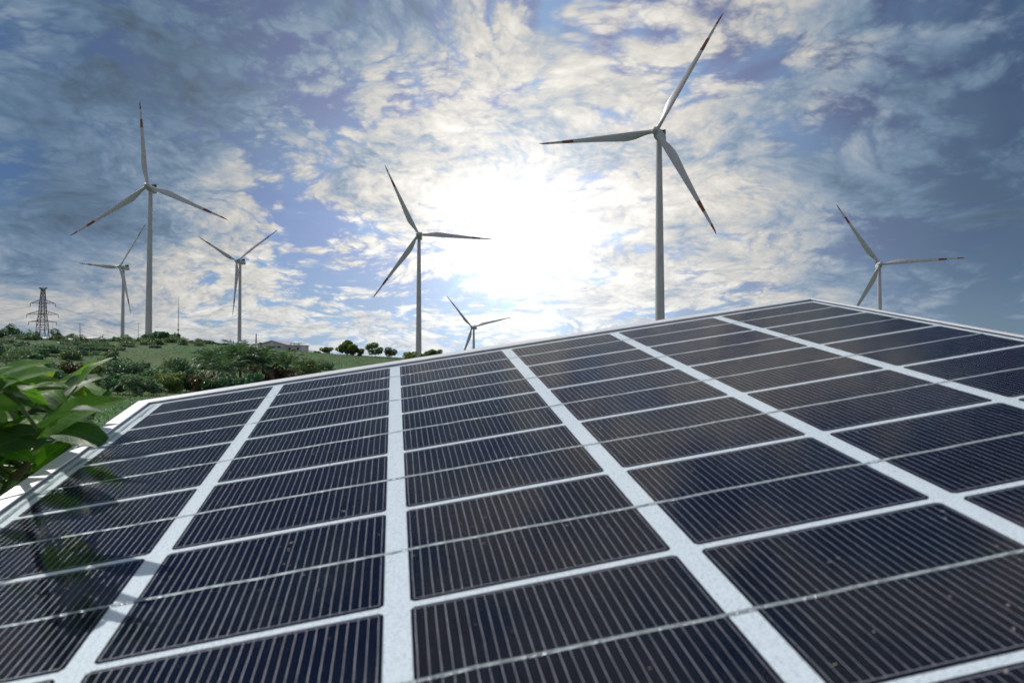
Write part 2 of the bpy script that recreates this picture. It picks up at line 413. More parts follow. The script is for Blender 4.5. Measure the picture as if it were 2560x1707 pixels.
# tinned ribbons, one per row of cells, with the small waves real ribbon has
for j in range(NR):
    v = []; f = []; n = 96; ph = random.uniform(0, 6)
    hw = .00125
    for q in range(n + 1):
        x = -.045 * S + (NC + .02) * S * q / n
        y = -(j + .5) * PV + .0004 * math.sin(x * 31 + ph) + .00025 * math.sin(x * 97 + 2 * ph)
        z = .0006 + .00012 * math.sin(x * 140 + ph)
        u = (x / S) % 1.0; 
        for (dy, dz) in ((-hw, -.0003), (-hw * .6, z * .15), (hw * .6, z * .15), (hw, -.0003)):
            v.append((x, y + dy, z * .6 + dz))
        if q:
            a = (q - 1) * 4; f += [(a + t_, a + 4 + t_, a + 5 + t_, a + 1 + t_) for t_ in range(3)]
    obj('busbar', mesh('busbar', v, f, True), M['ribbon'], panel)
for u, in ((-.022,),):
    v = []; f = []; n = 120
    for q in range(n + 1):
        y = V0 - .012 - (NR * PV - .02) * q / n
        x = u * S + .0006 * math.sin(y * 23) + .0004 * math.sin(y * 71)
        for dx in (-.0023, .0023): v.append((x + dx, y, .0002 + .0003 * math.sin(y * 90)))
        if q: a = (q - 1) * 2; f.append((a, a + 1, a + 3, a + 2))
    obj('collector_ribbon', mesh('collector_ribbon', v, f, True), M['ribbon'], panel)
# glass
MB().box(U0 - .004, U1 + .004, V1 - .004, V0 + .004, .0010, .0022).build('glass_pane', M['glass'], panel)
# frame rails: mitred profiles with a rolled top edge
def rail(p0_, p1_, inward, FW, w0, w1, name='frame_rail'):
    p0_, p1_, n_ = Vector(p0_), Vector(p1_), Vector(inward)
    t = (p1_ - p0_).normalized()
    prof = [(0, -.036), (0, .0022), (.0008, .0032), (FW - .0008, .0032), (FW, .0027), (FW, .0023), (FW - .006, .0023), (FW - .006, -.0026), (.003, -.0026), (.003, -.036)]
    v = []; f = []; N = len(prof)
    for e_, P_, w_ in ((1, p0_, w0), (-1, p1_, w1)):
        for (o_, z) in prof:
            v.append(P_ + n_ * o_ + t * (o_ / FW * w_ * e_) + Vector((0, 0, z)))
    f = [(i, (i + 1) % N, N + (i + 1) % N, N + i) for i in range(N)] + [tuple(range(N)), tuple(reversed(range(N, 2 * N)))]
    me = mesh(name, v, f); 
    return obj(name, me, M['alu'], panel)
FR = .006
xa, xb, ya, yb = U0 - FW, U1 + FR, V1 - FW, V0 + FW
rail((xa, yb, 0), (xb, yb, 0), (0, -1, 0), FW, FW, FR); rail((xb, yb, 0), (xb, ya, 0), (-1, 0, 0), FR, FW, FW)
rail((xb, ya, 0), (xa, ya, 0), (0, 1, 0), FW, FR, FW); rail((xa, ya, 0), (xa, yb, 0), (1, 0, 0), FW, FW, FW)
# stand: two rails under the module, four posts to the ground
PMi = PM.inverted()
for yy in (-.22 * NR * PV, -.78 * NR * PV):
    MB().box(xa + .05, xb - .05, yy - .02, yy + .02, -.078, -.037).build('support_rail', M['galv'], panel)
    for xx in (xa + .14, xb - .14):
        top = PM @ Vector((xx, yy, -.079)); a = PMi @ Vector((top.x, top.y, terr(top.x, top.y) - .05))
        MB().tube([a, (xx, yy, -.079)], .024, 10).build('post', M['galv'], panel, True)

# ------------------------------------------------------------------ wind turbines
BL = 57.0
def blade_section(s_):
    """chord, thickness, pitch axis offset, twist, prebend at span fraction s_"""
    chord = float(np.interp(s_, [0, .03, .08, .14, .2, .26, .4, .6, .8, .92, .97, 1], [2.0, 2.0, 2.5, 3.5, 4.05, 3.95, 3.1, 2.15, 1.4, .95, .65, .12]))
    thick = float(np.interp(s_, [0, .03, .1, .2, .4, .7, 1], [2.0, 1.95, 1.5, 1.1, .65, .35, .05]))
    le = float(np.interp(s_, [0, .03, .2, 1], [1.0, 1.0, 1.05, .35]))       # leading edge offset from the axis
    tw = rad(float(np.interp(s_, [0, .1, .3, .6, 1], [26, 24, 13, 5, 0])))
    return chord, thick, le, tw, -1.6 * s_ ** 2.2
def blade_mesh(name, segs):
    b_ = MB(); K = 16
    for (a0, a1, n) in segs:
        v = []; f = []
        for i in range(n + 1):
            s_ = a0 + (a1 - a0) * i / n; chord, th, le, tw, pb = blade_section(s_)
            rnd = max(0.0, 1 - s_ / .12)
            for j in range(K):
                an = 2 * math.pi * j / K
                c_, s2 = math.cos(an), math.sin(an)
                x = le - chord / 2 + chord / 2 * c_
                taper = (.5 + .5 * c_) ** .6 * .9 + .15
                y = th / 2 * s2 * (rnd + (1 - rnd) * taper)
                xr = x * math.cos(tw) + y * math.sin(tw); yr = -x * math.sin(tw) + y * math.cos(tw)
                v.append((xr, yr + pb, 1.2 + s_ * (BL - 1.2)))
        for i in range(n):
            for j in range(K): f.append((i * K + j, i * K + (j + 1) % K, (i + 1) * K + (j + 1) % K, (i + 1) * K + j))
        f.append(tuple(reversed(range(K)))); f.append(tuple(range(n * K, (n + 1) * K)))
        b_.add(v, f)
    return auto_smooth(b_.mesh(name))
me_blade = blade_mesh('blade', [(0, .685, 30), (.785, .905, 6)]); me_blade.materials.append(M['white_paint'])
me_band = blade_mesh('red_band', [(.685, .785, 5)]); me_band.materials.append(M['red_paint'])
me_tip = blade_mesh('red_tip', [(.905, 1.0, 8)]); me_tip.materials.append(M['red_paint'])
def lathe(prof, k=24, axis='y'):
    v = []; f = []
    for (a, r) in prof:
        for j in range(k):
            an = 2 * math.pi * j / k
            v.append((r * math.cos(an), a, r * math.sin(an)) if axis == 'y' else (r * math.cos(an), r * math.sin(an), a))
    n = len(prof)
    for i in range(n - 1):
        for j in range(k):
            q_ = (i * k + j, i * k + (j + 1) % k, (i + 1) * k + (j + 1) % k, (i + 1) * k + j)
            f.append(q_ if axis == 'z' else tuple(reversed(q_)))
    e0, e1 = tuple(range(k)), tuple(range((n - 1) * k, n * k))
    f += [tuple(reversed(e0)), e1] if axis == 'z' else [e0, tuple(reversed(e1))]
    return v, f
hub_v, hub_f = lathe([(-2.9, .05), (-2.75, .6), (-2.3, 1.15), (-1.5, 1.6), (-.4, 1.85), (.8, 1.85), (1.35, 1.6), (1.4, 1.2)])
me_hub = auto_smooth(mesh('hub', hub_v, hub_f)); me_hub.materials.append(M['white_paint'])
def nacelle_mesh():
    b_ = MB(); K = 20; v = []; f = []
    prof = [(1.3, 1.35, 1.35, 0), (1.9, 1.7, 1.75, 0), (3.2, 1.95, 2.0, .05), (7.5, 2.0, 2.05, .1), (10.6, 1.95, 1.9, .12), (11.8, 1.7, 1.6, .1), (12.3, 1.1, 1.1, .05)]
    for (y, hx, hz_, dz) in prof:
        for j in range(K):
            an = 2 * math.pi * j / K; c_, s2 = math.cos(an), math.sin(an); e_ = .45
            v.append((hx * math.copysign(abs(c_) ** e_, c_), y, dz + hz_ * math.copysign(abs(s2) ** e_, s2)))
    n = len(prof)
    for i in range(n - 1):
        for j in range(K): f.append((i * K + j, (i + 1) * K + j, (i + 1) * K + (j + 1) % K, i * K + (j + 1) % K))
    f += [tuple(range(K)), tuple(reversed(range((n - 1) * K, n * K)))]
    b_.add(v, f); return auto_smooth(b_.mesh('nacelle'), 50)
me_nac = nacelle_mesh(); me_nac.materials.append(M['white_paint'])
cool = MB().box(-1.7, 1.7, 9.3, 9.6, 2.35, 3.75)
for sx in (-1.75, 1.75):
    cool.add([(sx - .12, 8.3, 1.9), (sx + .12, 8.3, 1.9), (sx + .12, 10.4, 1.9), (sx - .12, 10.4, 1.9), (sx - .12, 9.0, 4.1), (sx + .12, 9.0, 4.1), (sx + .12, 10.1, 4.1), (sx - .12, 10.1, 4.1)],
             [(0, 3, 2, 1), (4, 5, 6, 7), (0, 1, 5, 4), (2, 3, 7, 6), (1, 2, 6, 5), (3, 0, 4, 7)])
cool.box(-1.6, 1.6, 9.0, 10.0, 3.8, 4.0)
me_cool = cool.mesh('cooler'); me_cool.materials.append(M['dark_grey'])
vane = MB().tube([(0, 11, 1.9), (0, 11, 3.6)], .06, 6).box(-.5, .5, 10.95, 11.05, 3.3, 3.4)
me_vane = vane.mesh('wind_vane'); me_vane.materials.append(M['dark_grey'])
TILT = Matrix.Rotation(-rad(5), 4, 'X')
def turbine(hubw, psi, phase, label):
    p = rad(psi); fw = Vector((math.sin(p), -math.cos(p), 0))
    bx = hubw[0] - fw.x * 5.2; by = hubw[1] - fw.y * 5.2; gz = terr(bx, by)
    t = empty('wind_turbine', (bx, by, gz), p)
    tag(t, label, 'wind turbine', 'wind turbines behind the panel')
    hz_ = hubw[2] - gz
    tv_, tf_ = lathe([(-1.0, 2.35), (hz_ * .0, 2.35), (hz_ * .33, 2.02), (hz_ * .66, 1.66), (hz_ - 2.1, 1.28)], 28, 'z')
    tw_ = obj('tower', auto_smooth(mesh('tower', tv_, tf_)), M['white_paint'], t)
    for k_ in (.33, .66):
        r_ = float(np.interp(k_, [0, .33, .66, 1], [2.35, 2.02, 1.66, 1.28])) + .035
        v_, f_ = lathe([(hz_ * k_ - .12, r_), (hz_ * k_ + .12, r_)], 28, 'z'); MB().add(v_, f_).build('flange', M['white_paint'], tw_)
    R0 = Matrix.Translation((0, -5.2, hz_)) @ TILT
    nc = obj('nacelle', me_nac, None, t, matrix=R0)
    obj('cooler', me_cool, None, nc); obj('wind_vane', me_vane, None, nc)
    obj('hub', me_hub, None, t, matrix=R0)
    for i in range(3):
        bl = obj('blade', me_blade, None, t, matrix=R0 @ Matrix.Rotation(rad(phase + 120 * i), 4, 'Y'))
        obj('red_band', me_band, None, bl); obj('red_tip', me_tip, None, bl)
    return t
CZ = CAM_H
for (h, psi, ph, lab) in [
    ((64.7, 330.0, 103.7 + CZ), -26, 31, 'tallest and nearest white wind turbine, right of the bright sun glow'),
    ((-236.8, 477.5, 114.2 + CZ), 4, 113, 'big white wind turbine at left behind the round tree'),
    ((-424.2, 797.5, 102.9 + CZ), -19, 36, 'small dark wind turbine seen obliquely, just left of the big left turbine'),
    ((-281.7, 755.0, 103.5 + CZ), -19, 59, 'small wind turbine rising behind the palm trees'),
    ((-68.3, 537.5, 93.0 + CZ), 2, 94, 'pale wind turbine left of the sun glow, behind small round trees'),
    ((-51.9, 960.0, 45.2 + CZ), -22, 78, 'lowest faint wind turbine, its hub just above the panel edge'),
    ((282.0, 565.0, 75.0 + CZ), -18, 88, 'rightmost wind turbine standing behind the far panel edge')]:
    turbine(h, psi, ph, lab)

# ------------------------------------------------------------------ vegetation builders
def quads_mesh(name, P4):
    """P4: (n,4,3) array of quads"""
    n = len(P4); me = bpy.data.meshes.new(name)
    me.vertices.add(4 * n); me.vertices.foreach_set('co', P4.reshape(-1).astype(np.float32))
    me.loops.add(4 * n); me.loops.foreach_set('vertex_index', np.arange(4 * n, dtype=np.int32))
    me.polygons.add(n); me.polygons.foreach_set('loop_start', np.arange(0, 4 * n, 4, dtype=np.int32))
    me.update(calc_edges=True); me.validate(); return me
def leaf_quads(cent, size, rg, flat=.35, aspect=.55):
    n = len(cent)
    nrm = rg.normal(size=(n, 3)); nrm[:, 2] = np.abs(nrm[:, 2]) + flat; nrm /= np.linalg.norm(nrm, axis=1)[:, None]
    a = np.cross(nrm, rg.normal(size=(n, 3))); a /= np.linalg.norm(a, axis=1)[:, None]
    c = np.cross(nrm, a); sz = size * rg.uniform(.6, 1.4, n)[:, None]
    L, W_ = a * sz, c * sz * aspect
    return np.stack([cent - L, cent - W_ + L * .1, cent + L, cent + W_ + L * .1], 1)
def crown_mesh(name, h0, h1, rx, ry, n, size, seed, lumps=16, shape=1.0):
    rg = np.random.default_rng(seed)
    cz, rz_ = (h0 + h1) / 2, (h1 - h0) / 2
    dirs = rg.normal(size=(lumps, 3)); dirs /= np.linalg.norm(dirs, axis=1)[:, None]
    rr = rg.uniform(.28, .92, lumps)[:, None]
    cen = dirs * rr * np.array([rx, ry, rz_]) + np.array([0, 0, cz])
    lr = rg.uniform(.16, .46, lumps) * math.sqrt(rx * rz_)
    w_ = lr ** 2; idx = rg.choice(lumps, n, p=w_ / w_.sum())
    dd = rg.normal(size=(n, 3)); dd /= np.linalg.norm(dd, axis=1)[:, None]
    pr = rg.uniform(.55, 1.08, n) ** .6
    pt = cen[idx] + dd * (lr[idx] * pr)[:, None] * np.array([1.1, 1.1, .9])
    pt[:, 2] = np.maximum(pt[:, 2], h0 * .6)
    return quads_mesh(name, leaf_quads(pt, size, rg)), cen
def trunk_mb(h, r, cen, seed, nb=6):
    rd = random.Random(seed); b_ = MB()
    top = Vector((rd.uniform(-.1, .1) * h, rd.uniform(-.1, .1) * h, h))
    b_.tube([(0, 0, -.3), (top.x * .3, top.y * .3, h * .45), tuple(top)], [r, r * .8, r * .5], 7)
    for i in range(min(nb, len(cen))):
        c_ = Vector(cen[i]); st = Vector((top.x * .6, top.y * .6, h * rd.uniform(.5, .95)))
        b_.tube([tuple(st), tuple(st.lerp(c_, .5) + Vector((0, 0, .1 * h))), tuple(c_)], [r * .45, r * .3, r * .12], 5)
    return b_
_seed = [100]
def tree(px, ytop, D, wpx, mat, label, cat='tree', name='tree', group=None, low=.25, n=2200, size=None, lumps=18, base=None):
    x = (px - 1280) / F * D; y = D
    zb = terr(x, y); top = at(px, ytop, D)[2]; h = max(top - zb, .6); r = wpx / 2 / F * D
    _seed[0] += 1; sd = _seed[0]
    t = empty(name, (x, y, zb), random.uniform(0, 6.28))
    tag(t, label, cat, group)
    size = size or max(.16, min(.42, r * .11))
    me, cen = crown_mesh('crown', h * low, h, r * 1.15, r * 1.05, n, size, sd, lumps)
    obj('crown', me, mat, t)
    trunk_mb(h * (low + .25), max(.05, h * .022), cen, sd).build('trunk', M['bark'], t, True)
    return t

G1 = 'trees on the far ridge'
tree(22, 806, 215, 34, M['leaf_dark'], 'narrow dark pointed tree at the far left edge of the ridge', group=G1, low=.05, n=1500)
tree(-8, 818, 205, 46, M['leaf_dark'], 'dark tree cut by the left edge of the picture', group=G1, low=.1)
tree(48, 822, 222, 34, M['leaf_dark'], 'small dark tree right of the narrow pointed tree', group=G1, low=.1, n=1400)
tree(72, 823, 226, 28, M['leaf_mid'], 'little green tree just left of the lattice pylon', group=G1, low=.1, n=1200)
tree(93, 828, 235, 30, M['leaf_brown'], 'brownish bare looking tree at the foot of the pylon', group=G1, low=.1, n=1200)
tree(140, 827, 240, 40, M['leaf_dark'], 'dark tree right of the pylon, above the white sheds', group=G1, low=.1, n=1700)
tree(174, 830, 238, 34, M['leaf_dark'], 'round dark tree between the pylon and the twin mast', group=G1, low=.1, n=1400)
tree(258, 846, 225, 38, M['leaf_dark'], 'low dark tree left of the small oblique turbine tower', group=G1, low=.1, n=1500)
tree(288, 842, 222, 34, M['leaf_mid'], 'low green tree at the foot of the small oblique turbine', group=G1, low=.1, n=1500)
tree(312, 846, 230, 22, M['leaf_brown'], 'small brownish tree between the two left turbine towers', group=G1, low=.1, n=1000)
tree(400, 831, 200, 84, M['leaf_mid'], 'big round green tree at the foot of the big left turbine', group=G1, low=.08, n=4200, lumps=26)
tree(352, 848, 196, 44, M['leaf_dark'], 'dark bushy tree leaning on the big round tree', group=G1, low=.05, n=1800)
tree(493, 850, 205, 44, M['leaf_brown'], 'thin brownish tree right of the tall antenna mast', group=G1, low=.1, n=1200)
tree(524, 852, 200, 50, M['leaf_dark'], 'dark tree behind the leftmost palm', group=G1, low=.05, n=1800)
tree(555, 858, 195, 34, M['leaf_mid'], 'green tree between the palms and the dark ridge trees', group=G1, low=.05, n=1300)
tree(792, 880, 190, 20, M['leaf_brown'], 'small brown bush right of the metal warehouse', 'bush', 'bush', low=.02, n=700)
tree(817, 868, 185, 34, M['leaf_olive'], 'narrow olive tree left of the tallest roundish olive tree', group=G1, low=.03, n=1500)
tree(866, 856, 180, 62, M['leaf_olive'], 'tallest roundish olive tree above the panel edge', group=G1, low=.03, n=3200, lumps=24)
tree(902, 870, 180, 26, M['leaf_olive'], 'small olive tree touching the right of the tallest olive tree', group=G1, low=.02, n=1000)
tree(938, 860, 182, 44, M['leaf_olive'], 'olive tree with gaps left of the pale turbine', group=G1, low=.06, n=1500, lumps=14)
tree(974, 870, 180, 38, M['leaf_olive'], 'low olive tree just left of the pale turbine tower', group=G1, low=.1, n=1500)
tree(1024, 877, 185, 40, M['leaf_olive'], 'small olive bush at the foot of the pale turbine', 'bush', 'bush', low=.02, n=1200)
tree(1088, 871, 185, 58, M['leaf_olive'], 'wide olive bush right of the pale turbine', 'bush', 'bush', low=.02, n=1800)

G2 = 'shrubs on the slope'
for (px, yt, D, wp, mat, lab) in [
    (318, 892, 78, 110, 'leaf_dark', 'large dark shrub in the middle of the slope'),
    (385, 912, 76, 96, 'leaf_mid', 'green shrub right of the large dark shrub'),
    (296, 932, 68, 70, 'leaf_mid', 'bright green shrub in front of the large dark shrub'),
    (352, 938, 66, 84, 'leaf_pale', 'pale green shrub low on the slope above the panel corner'),
    (425, 928, 72, 80, 'leaf_olive', 'olive shrub below the left palm'),
    (450, 893, 82, 70, 'leaf_dark', 'dark green shrub left of the left palm'),
    (478, 924, 74, 80, 'leaf_dark', 'dark shrub at the foot of the left palm'),
    (512, 936, 70, 66, 'leaf_brown', 'dry brownish shrub above the panel frame'),
    (240, 905, 84, 70, 'leaf_olive', 'olive shrub left of the large dark shrub'),
    (174, 902, 82, 70, 'leaf_brown', 'dark brown shrub above the big leaves'),
    (58, 868, 104, 84, 'leaf_pale', 'pale shrub at the left of the slope'),
    (8, 858, 112, 84, 'leaf_dark', 'dark shrub at the left edge of the slope'),
    (112, 858, 120, 80, 'leaf_mid', 'green shrub under the white sheds'),
    (200, 862, 125, 96, 'leaf_dark', 'wide dark shrub below the twin mast'),
    (275, 868, 135, 70, 'leaf_pale', 'pale shrub below the low ridge trees'),
    (15, 905, 70, 100, 'leaf_pale', 'pale tall shrub behind the top leaves'),
    (120, 905, 78, 80, 'leaf_mid', 'green shrub left of the dark brown shrub'),
    (770, 900, 100, 70, 'leaf_olive', 'olive shrub right of the rightmost palm'),
    (690, 912, 80, 70, 'leaf_brown', 'brown shrub under the rightmost palm'),
    (815, 898, 118, 70, 'leaf_pale', 'pale grassy shrub at the panel edge below the warehouse'),
    (560, 938, 70, 90, 'leaf_dark', 'dark shrub under the middle palms'),
    (630, 935, 70, 76, 'leaf_dark', 'dark shrub under the palm with pale fronds')]:
    tree(px, yt, D, wp, M[mat], lab, 'shrub', 'shrub', G2, low=.0, n=4200, size=.11, lumps=26)
tree(87, 878, 100, 44, M['leaf_dark'], 'small lone dark tree with a visible trunk on the slope', group='trees on the slope', low=.3, n=1400, size=.14)

# tangled undergrowth of the slope: one mass
def undergrowth():
    ru = random.Random(21); rg = np.random.default_rng(21); kk = 0; parts = []
    while kk < 120:
        px, D = ru.uniform(-60, 570), ru.uniform(90, 200)
        x = (px - 1280) / F * D
        yb = 853.5 + F * math.tan(math.atan2(CAM_H - terr(x, D), D) + PITCH)
        if 320 < px < 540 and 870 < yb < 918: continue
        kk += 1; h = ru.uniform(.6, 2.3); r = h * ru.uniform(.7, 1.5); n = 1100; L = 14
        dirs = rg.normal(size=(L, 3)); dirs /= np.linalg.norm(dirs, axis=1)[:, None]; dirs[:, 2] = np.abs(dirs[:, 2])
        cen = dirs * rg.uniform(.3, .8, L)[:, None] * np.array([r, r, h * .85])
        lr = rg.uniform(.28, .5, L) * math.sqrt(r * h) * .8; idx = rg.integers(0, L, n)
        dd = rg.normal(size=(n, 3)); dd /= np.linalg.norm(dd, axis=1)[:, None]
        pt = cen[idx] + dd * (lr[idx] * rg.uniform(.5, 1.05, n))[:, None]; pt[:, 2] = np.abs(pt[:, 2])
        parts.append(leaf_quads(pt + np.array([x, D, terr(x, D)]), .13, rg))
    for mat, sel in (('leaf_undergrowth', parts),):
        o = obj('undergrowth', quads_mesh('undergrowth', np.concatenate(sel)), M[mat])
        tag(o, 'tangled mixed undergrowth covering the left slope below the ridge trees', 'undergrowth', kind='stuff')
M['leaf_undergrowth'] = leafmat('leaf_undergrowth', (0.039, 0.081, 0.049), (0.161, 0.228, 0.142), .3, .045)
undergrowth()

# palms: every frond a part
def frond_mesh(seed, L=3.0):
    rd = random.Random(seed); b_ = MB(); n = 22
    pts = []
    for i in range(n + 1):
        s_ = i / n; pts.append(Vector((0, L * (s_ - .13 * s_ ** 3), L * (.55 * s_ - .52 * s_ ** 2.2))))
    b_.tube([tuple(p) for p in pts[::3]] + [tuple(pts[-1])], [.03 * (1 - .8 * i / 8) for i in range(len(pts[::3]) + 1)], 4)
    for i in range(3, n + 1):
        s_ = i / n; p = pts[i]; t = (pts[i] - pts[i - 1]).normalized()
        ln = L * .30 * math.sin(math.pi * min(1, .12 + s_ * .86)) ** .7
        for sx in (-1, 1):
            for k_ in (0,):
                q0 = p - t * (L / n) * k_
                dr = (Vector((sx, 0, 0)) * .75 + t * (.5 + .4 * s_) + Vector((0, 0, rd.uniform(-.5, .05)))).normalized()
                l2 = ln * rd.uniform(.8, 1.15); w_ = .05
                mid_ = q0 + dr * l2 * .55 + Vector((0, 0, .04)); tip = q0 + dr * l2 + Vector((0, 0, -.16 * l2))
                o_ = t * w_
                b_.add([q0 - o_ * .6, q0 + o_ * .6, mid_ + o_, tip, mid_ - o_], [(0, 1, 2, 4), (4, 2, 3)])
    return b_.mesh('frond')
fr_me = [frond_mesh(s) for s in range(5)]
fr_dry = [m_.copy() for m_ in fr_me[:2]]
for m_ in fr_me: m_.materials.append(M['palm_leaf'])
for m_ in fr_dry: m_.materials.append(M['palm_dry'])
def palm(px, ycrown, D, scale, label, nf=26, dry=5):
    x = (px - 1280) / F * D; zb = terr(x, D); zc_ = at(px, ycrown, D)[2]
    t = empty('palm_tree', (x, D, zb), random.uniform(0, 6)); tag(t, label, 'palm tree', 'palms on the slope')
    h = max(zc_ - zb, .4)
    MB().tube([(0, 0, -.3), (.05, .03, h * .5), (0, 0, h)], [.2, .15, .12], 9).build('trunk', M['bark'], t, True)
    for i in range(nf):
        az = i * 2.399; el = 1.30 - 1.35 * (i / nf) + random.uniform(-.1, .1)
        isdry = i >= nf - dry
        me = fr_dry[i % 2] if isdry else fr_me[i % 5]
        s_ = scale * random.uniform(.85, 1.1)
        mt = Matrix.Translation((0, 0, h)) @ Matrix.Rotation(az, 4, 'Z') @ Matrix.Rotation(el - .45 - (.35 if isdry else 0), 4, 'X') @ Matrix.Scale(s_, 4)
        obj('frond', me, None, t, matrix=mt)
    return t
palm(600, 908, 78, 1.15, 'tallest palm with upright spiky fronds, in front of the turbine behind the palms', 34, 3)
palm(535, 912, 80, 1.05, 'left palm with wide drooping fronds', 28, 2)
palm(658, 914, 80, 1.0, 'palm with pale drooping fronds below the dark pole', 26, 8)
palm(716, 914, 84, .95, 'rightmost palm below the metal warehouse', 26, 5)
palm(628, 902, 88, .85, 'small palm behind the two middle palms', 22, 2)
palm(568, 928, 74, .9, 'low palm in front of the tallest palm', 22, 2)

# grass and low growth on the slope
def ground_cover():
    rg = np.random.default_rng(5); n = 90000
    D = 26 + 199 * rg.uniform(0, 1, n) ** .8; px = rg.uniform(-80, 1150, n)
    x = (px - 1280) / F * D; y = D
    keep = (np.sin(x * .21 + 1) * np.cos(y * .13) + rg.normal(0, .5, n)) > -.25
    x, y, D = x[keep], y[keep], D[keep]; z = terrain(x, y)
    n = len(x); h = rg.uniform(.05, .22, n); a = rg.uniform(0, math.pi, n); wd = rg.uniform(.02, .09, n)
    dx, dy = np.cos(a) * wd, np.sin(a) * wd; lean = rg.normal(0, .07, (n, 2))
    p = np.stack([np.stack([x - dx, y - dy, z - .02], 1), np.stack([x + dx, y + dy, z - .02], 1),
                  np.stack([x + dx * .6 + lean[:, 0], y + dy * .6 + lean[:, 1], z + h], 1), np.stack([x - dx * .2 + lean[:, 0], y - dy * .2 + lean[:, 1], z + h * .8], 1)], 1)
    o = obj('grass', quads_mesh('grass', p), M['leaf_mid'])
    tag(o, 'rough green grass covering the slope behind the panel', 'grass', kind='stuff')
ground_cover()

# ------------------------------------------------------------------ buildings on the ridge
def base_xy(px, D): return (px - 1280) / F * D, D
def warehouse():
    D = 215; s_ = D / F
    x, y = base_xy(680, D); zb = terr(x, y) - .3
    t = empty('warehouse', (x, y, zb), rad(-12)); tag(t, 'lilac grey metal warehouse with a gabled front behind the palms', 'warehouse')
    W_, L_ = 4.7, 9.0; eave = at(680, 862, D)[2] - zb; apex = at(680, 852, D)[2] - zb
    wall = MB(); 
    pts = [(-W_, 0), (W_, 0), (W_, eave), (0, apex), (-W_, eave)]
    v = [(px_, 0, pz) for px_, pz in pts] + [(px_, L_, pz) for px_, pz in pts]
    wall.add(v, [(0, 1, 2, 3, 4), (9, 8, 7, 6, 5), (1, 0, 5, 6), (0, 4, 9, 5), (2, 1, 6, 7)])
    wo_ = wall.build('wall', M['wall_metal'], t)
    for sx in (-1, 1):
        a = (0, apex + .04); c_ = (sx * (W_ + .45), eave - .12)
        r = MB().add([(a[0], -.4, a[1]), (c_[0], -.4, c_[1]), (c_[0], L_ + .4, c_[1]), (a[0], L_ + .4, a[1]),
                      (a[0], -.4, a[1] + .14), (c_[0], -.4, c_[1] + .14), (c_[0], L_ + .4, c_[1] + .14), (a[0], L_ + .4, a[1] + .14)],
                     [(0, 1, 2, 3), (7, 6, 5, 4), (0, 4, 5, 1), (2, 6, 7, 3), (1, 5, 6, 2), (0, 3, 7, 4)])
        r.build('roof_slope', M['roof_metal'], t)
    for k_, xx in enumerate((-3.1, -.55, 2.2)):
        w_ = MB().box(xx - .55, xx + .55, -.06, .02, eave * .62, eave * .62 + .38).build('window', M['window_dark'], t)
        MB().box(xx - .62, xx + .62, -.09, -.065, eave * .62 - .09, eave * .62 - .01).build('sill', M['shed_white'], w_)
    MB().box(-.32, .32, -.08, .02, apex * .74, apex * .74 + .5).build('vent_window', M['shed_white'], t)
    MB().box(-1.4, 1.4, -.05, .02, .0, eave * .5).build('sliding_door', M['roof_metal'], t)
    return t
warehouse()
def annex():
    D = 212; x, y = base_xy(735, D); zb = terr(x, y) - .3
    t = empty('annex_building', (x, y, zb), rad(-10)); tag(t, 'boxy grey metal building with a raised flat roof, right of the gabled warehouse', 'building')
    hx = 2.1; top = at(735, 864, D)[2] - zb
    MB().box(-hx, hx, 0, 5, 0, top).build('wall', M['wall_metal'], t)
    r = MB().box(-hx - .5, hx + .15, -.4, 5.4, top + .01, top + .22).build('roof', M['roof_metal'], t)
    MB().box(-hx * .7, hx * .75, .3, 4.4, top + .62, top + .76).build('raised_roof', M['dark_grey'], r)
    for xx in (-hx * .6, -.2, hx * .6): MB().box(xx - .05, xx + .05, .5, .6, top + .22, top + .62).build('roof_strut', M['dark_grey'], r)
    MB().box(-.5, .4, -.06, .02, 0, top * .55).build('door', M['dark_grey'], t)
    for xx in (-1.4, 1.2): MB().box(xx - .35, xx + .35, -.06, .02, top * .5, top * .75).build('window', M['window_dark'], t)
    MB().box(hx, hx + 3.2, .4, 3.0, top * .32, top * .32 + .1).build('lean_to_roof', M['shed_white'], t)
    for xx in (hx + 1.2, hx + 3.0): MB().box(xx - .05, xx + .05, .5, .6, 0, top * .32).build('lean_to_post', M['dark_grey'], t)
annex()
for (px, w_, yt, D, lab) in [(112, 8.0, 843, 232, 'long low white roofed shed at the foot of the pylon'),
                             (163, 3.2, 846, 225, 'short white roofed shed between the pylon and the twin mast'),
                             (206, 6.5, 843, 234, 'white roofed shed at the foot of the twin mast')]:
    x, y = base_xy(px, D); zb = terr(x, y) - .2; top = at(px, yt, D)[2] - zb
    t = empty('shed', (x, y, zb), rad(random.uniform(-6, 6))); tag(t, lab, 'shed', 'white sheds on the ridge')
    MB().box(-w_ / 2 + .2, w_ / 2 - .2, 0, 4, 0, top - .25).build('wall', M['wall_metal'], t)
    MB().add([(-w_ / 2, -.4, top - .5), (w_ / 2, -.4, top - .5), (w_ / 2, 4.4, top), (-w_ / 2, 4.4, top), (-w_ / 2, -.4, top - .3), (w_ / 2, -.4, top - .3), (w_ / 2, 4.4, top + .2), (-w_ / 2, 4.4, top + .2)],
             [(0, 3, 2, 1), (4, 5, 6, 7), (0, 1, 5, 4), (2, 3, 7, 6), (1, 2, 6, 5), (3, 0, 4, 7)]).build('roof', M['shed_white'], t)
    for xx in np.linspace(-w_ / 2 + .9, w_ / 2 - .9, max(2, int(w_ / 2))):
        MB().box(xx - .3, xx + .3, -.05, .02, (top - .5) * .35, (top - .5) * .8).build('window', M['window_dark'], t)
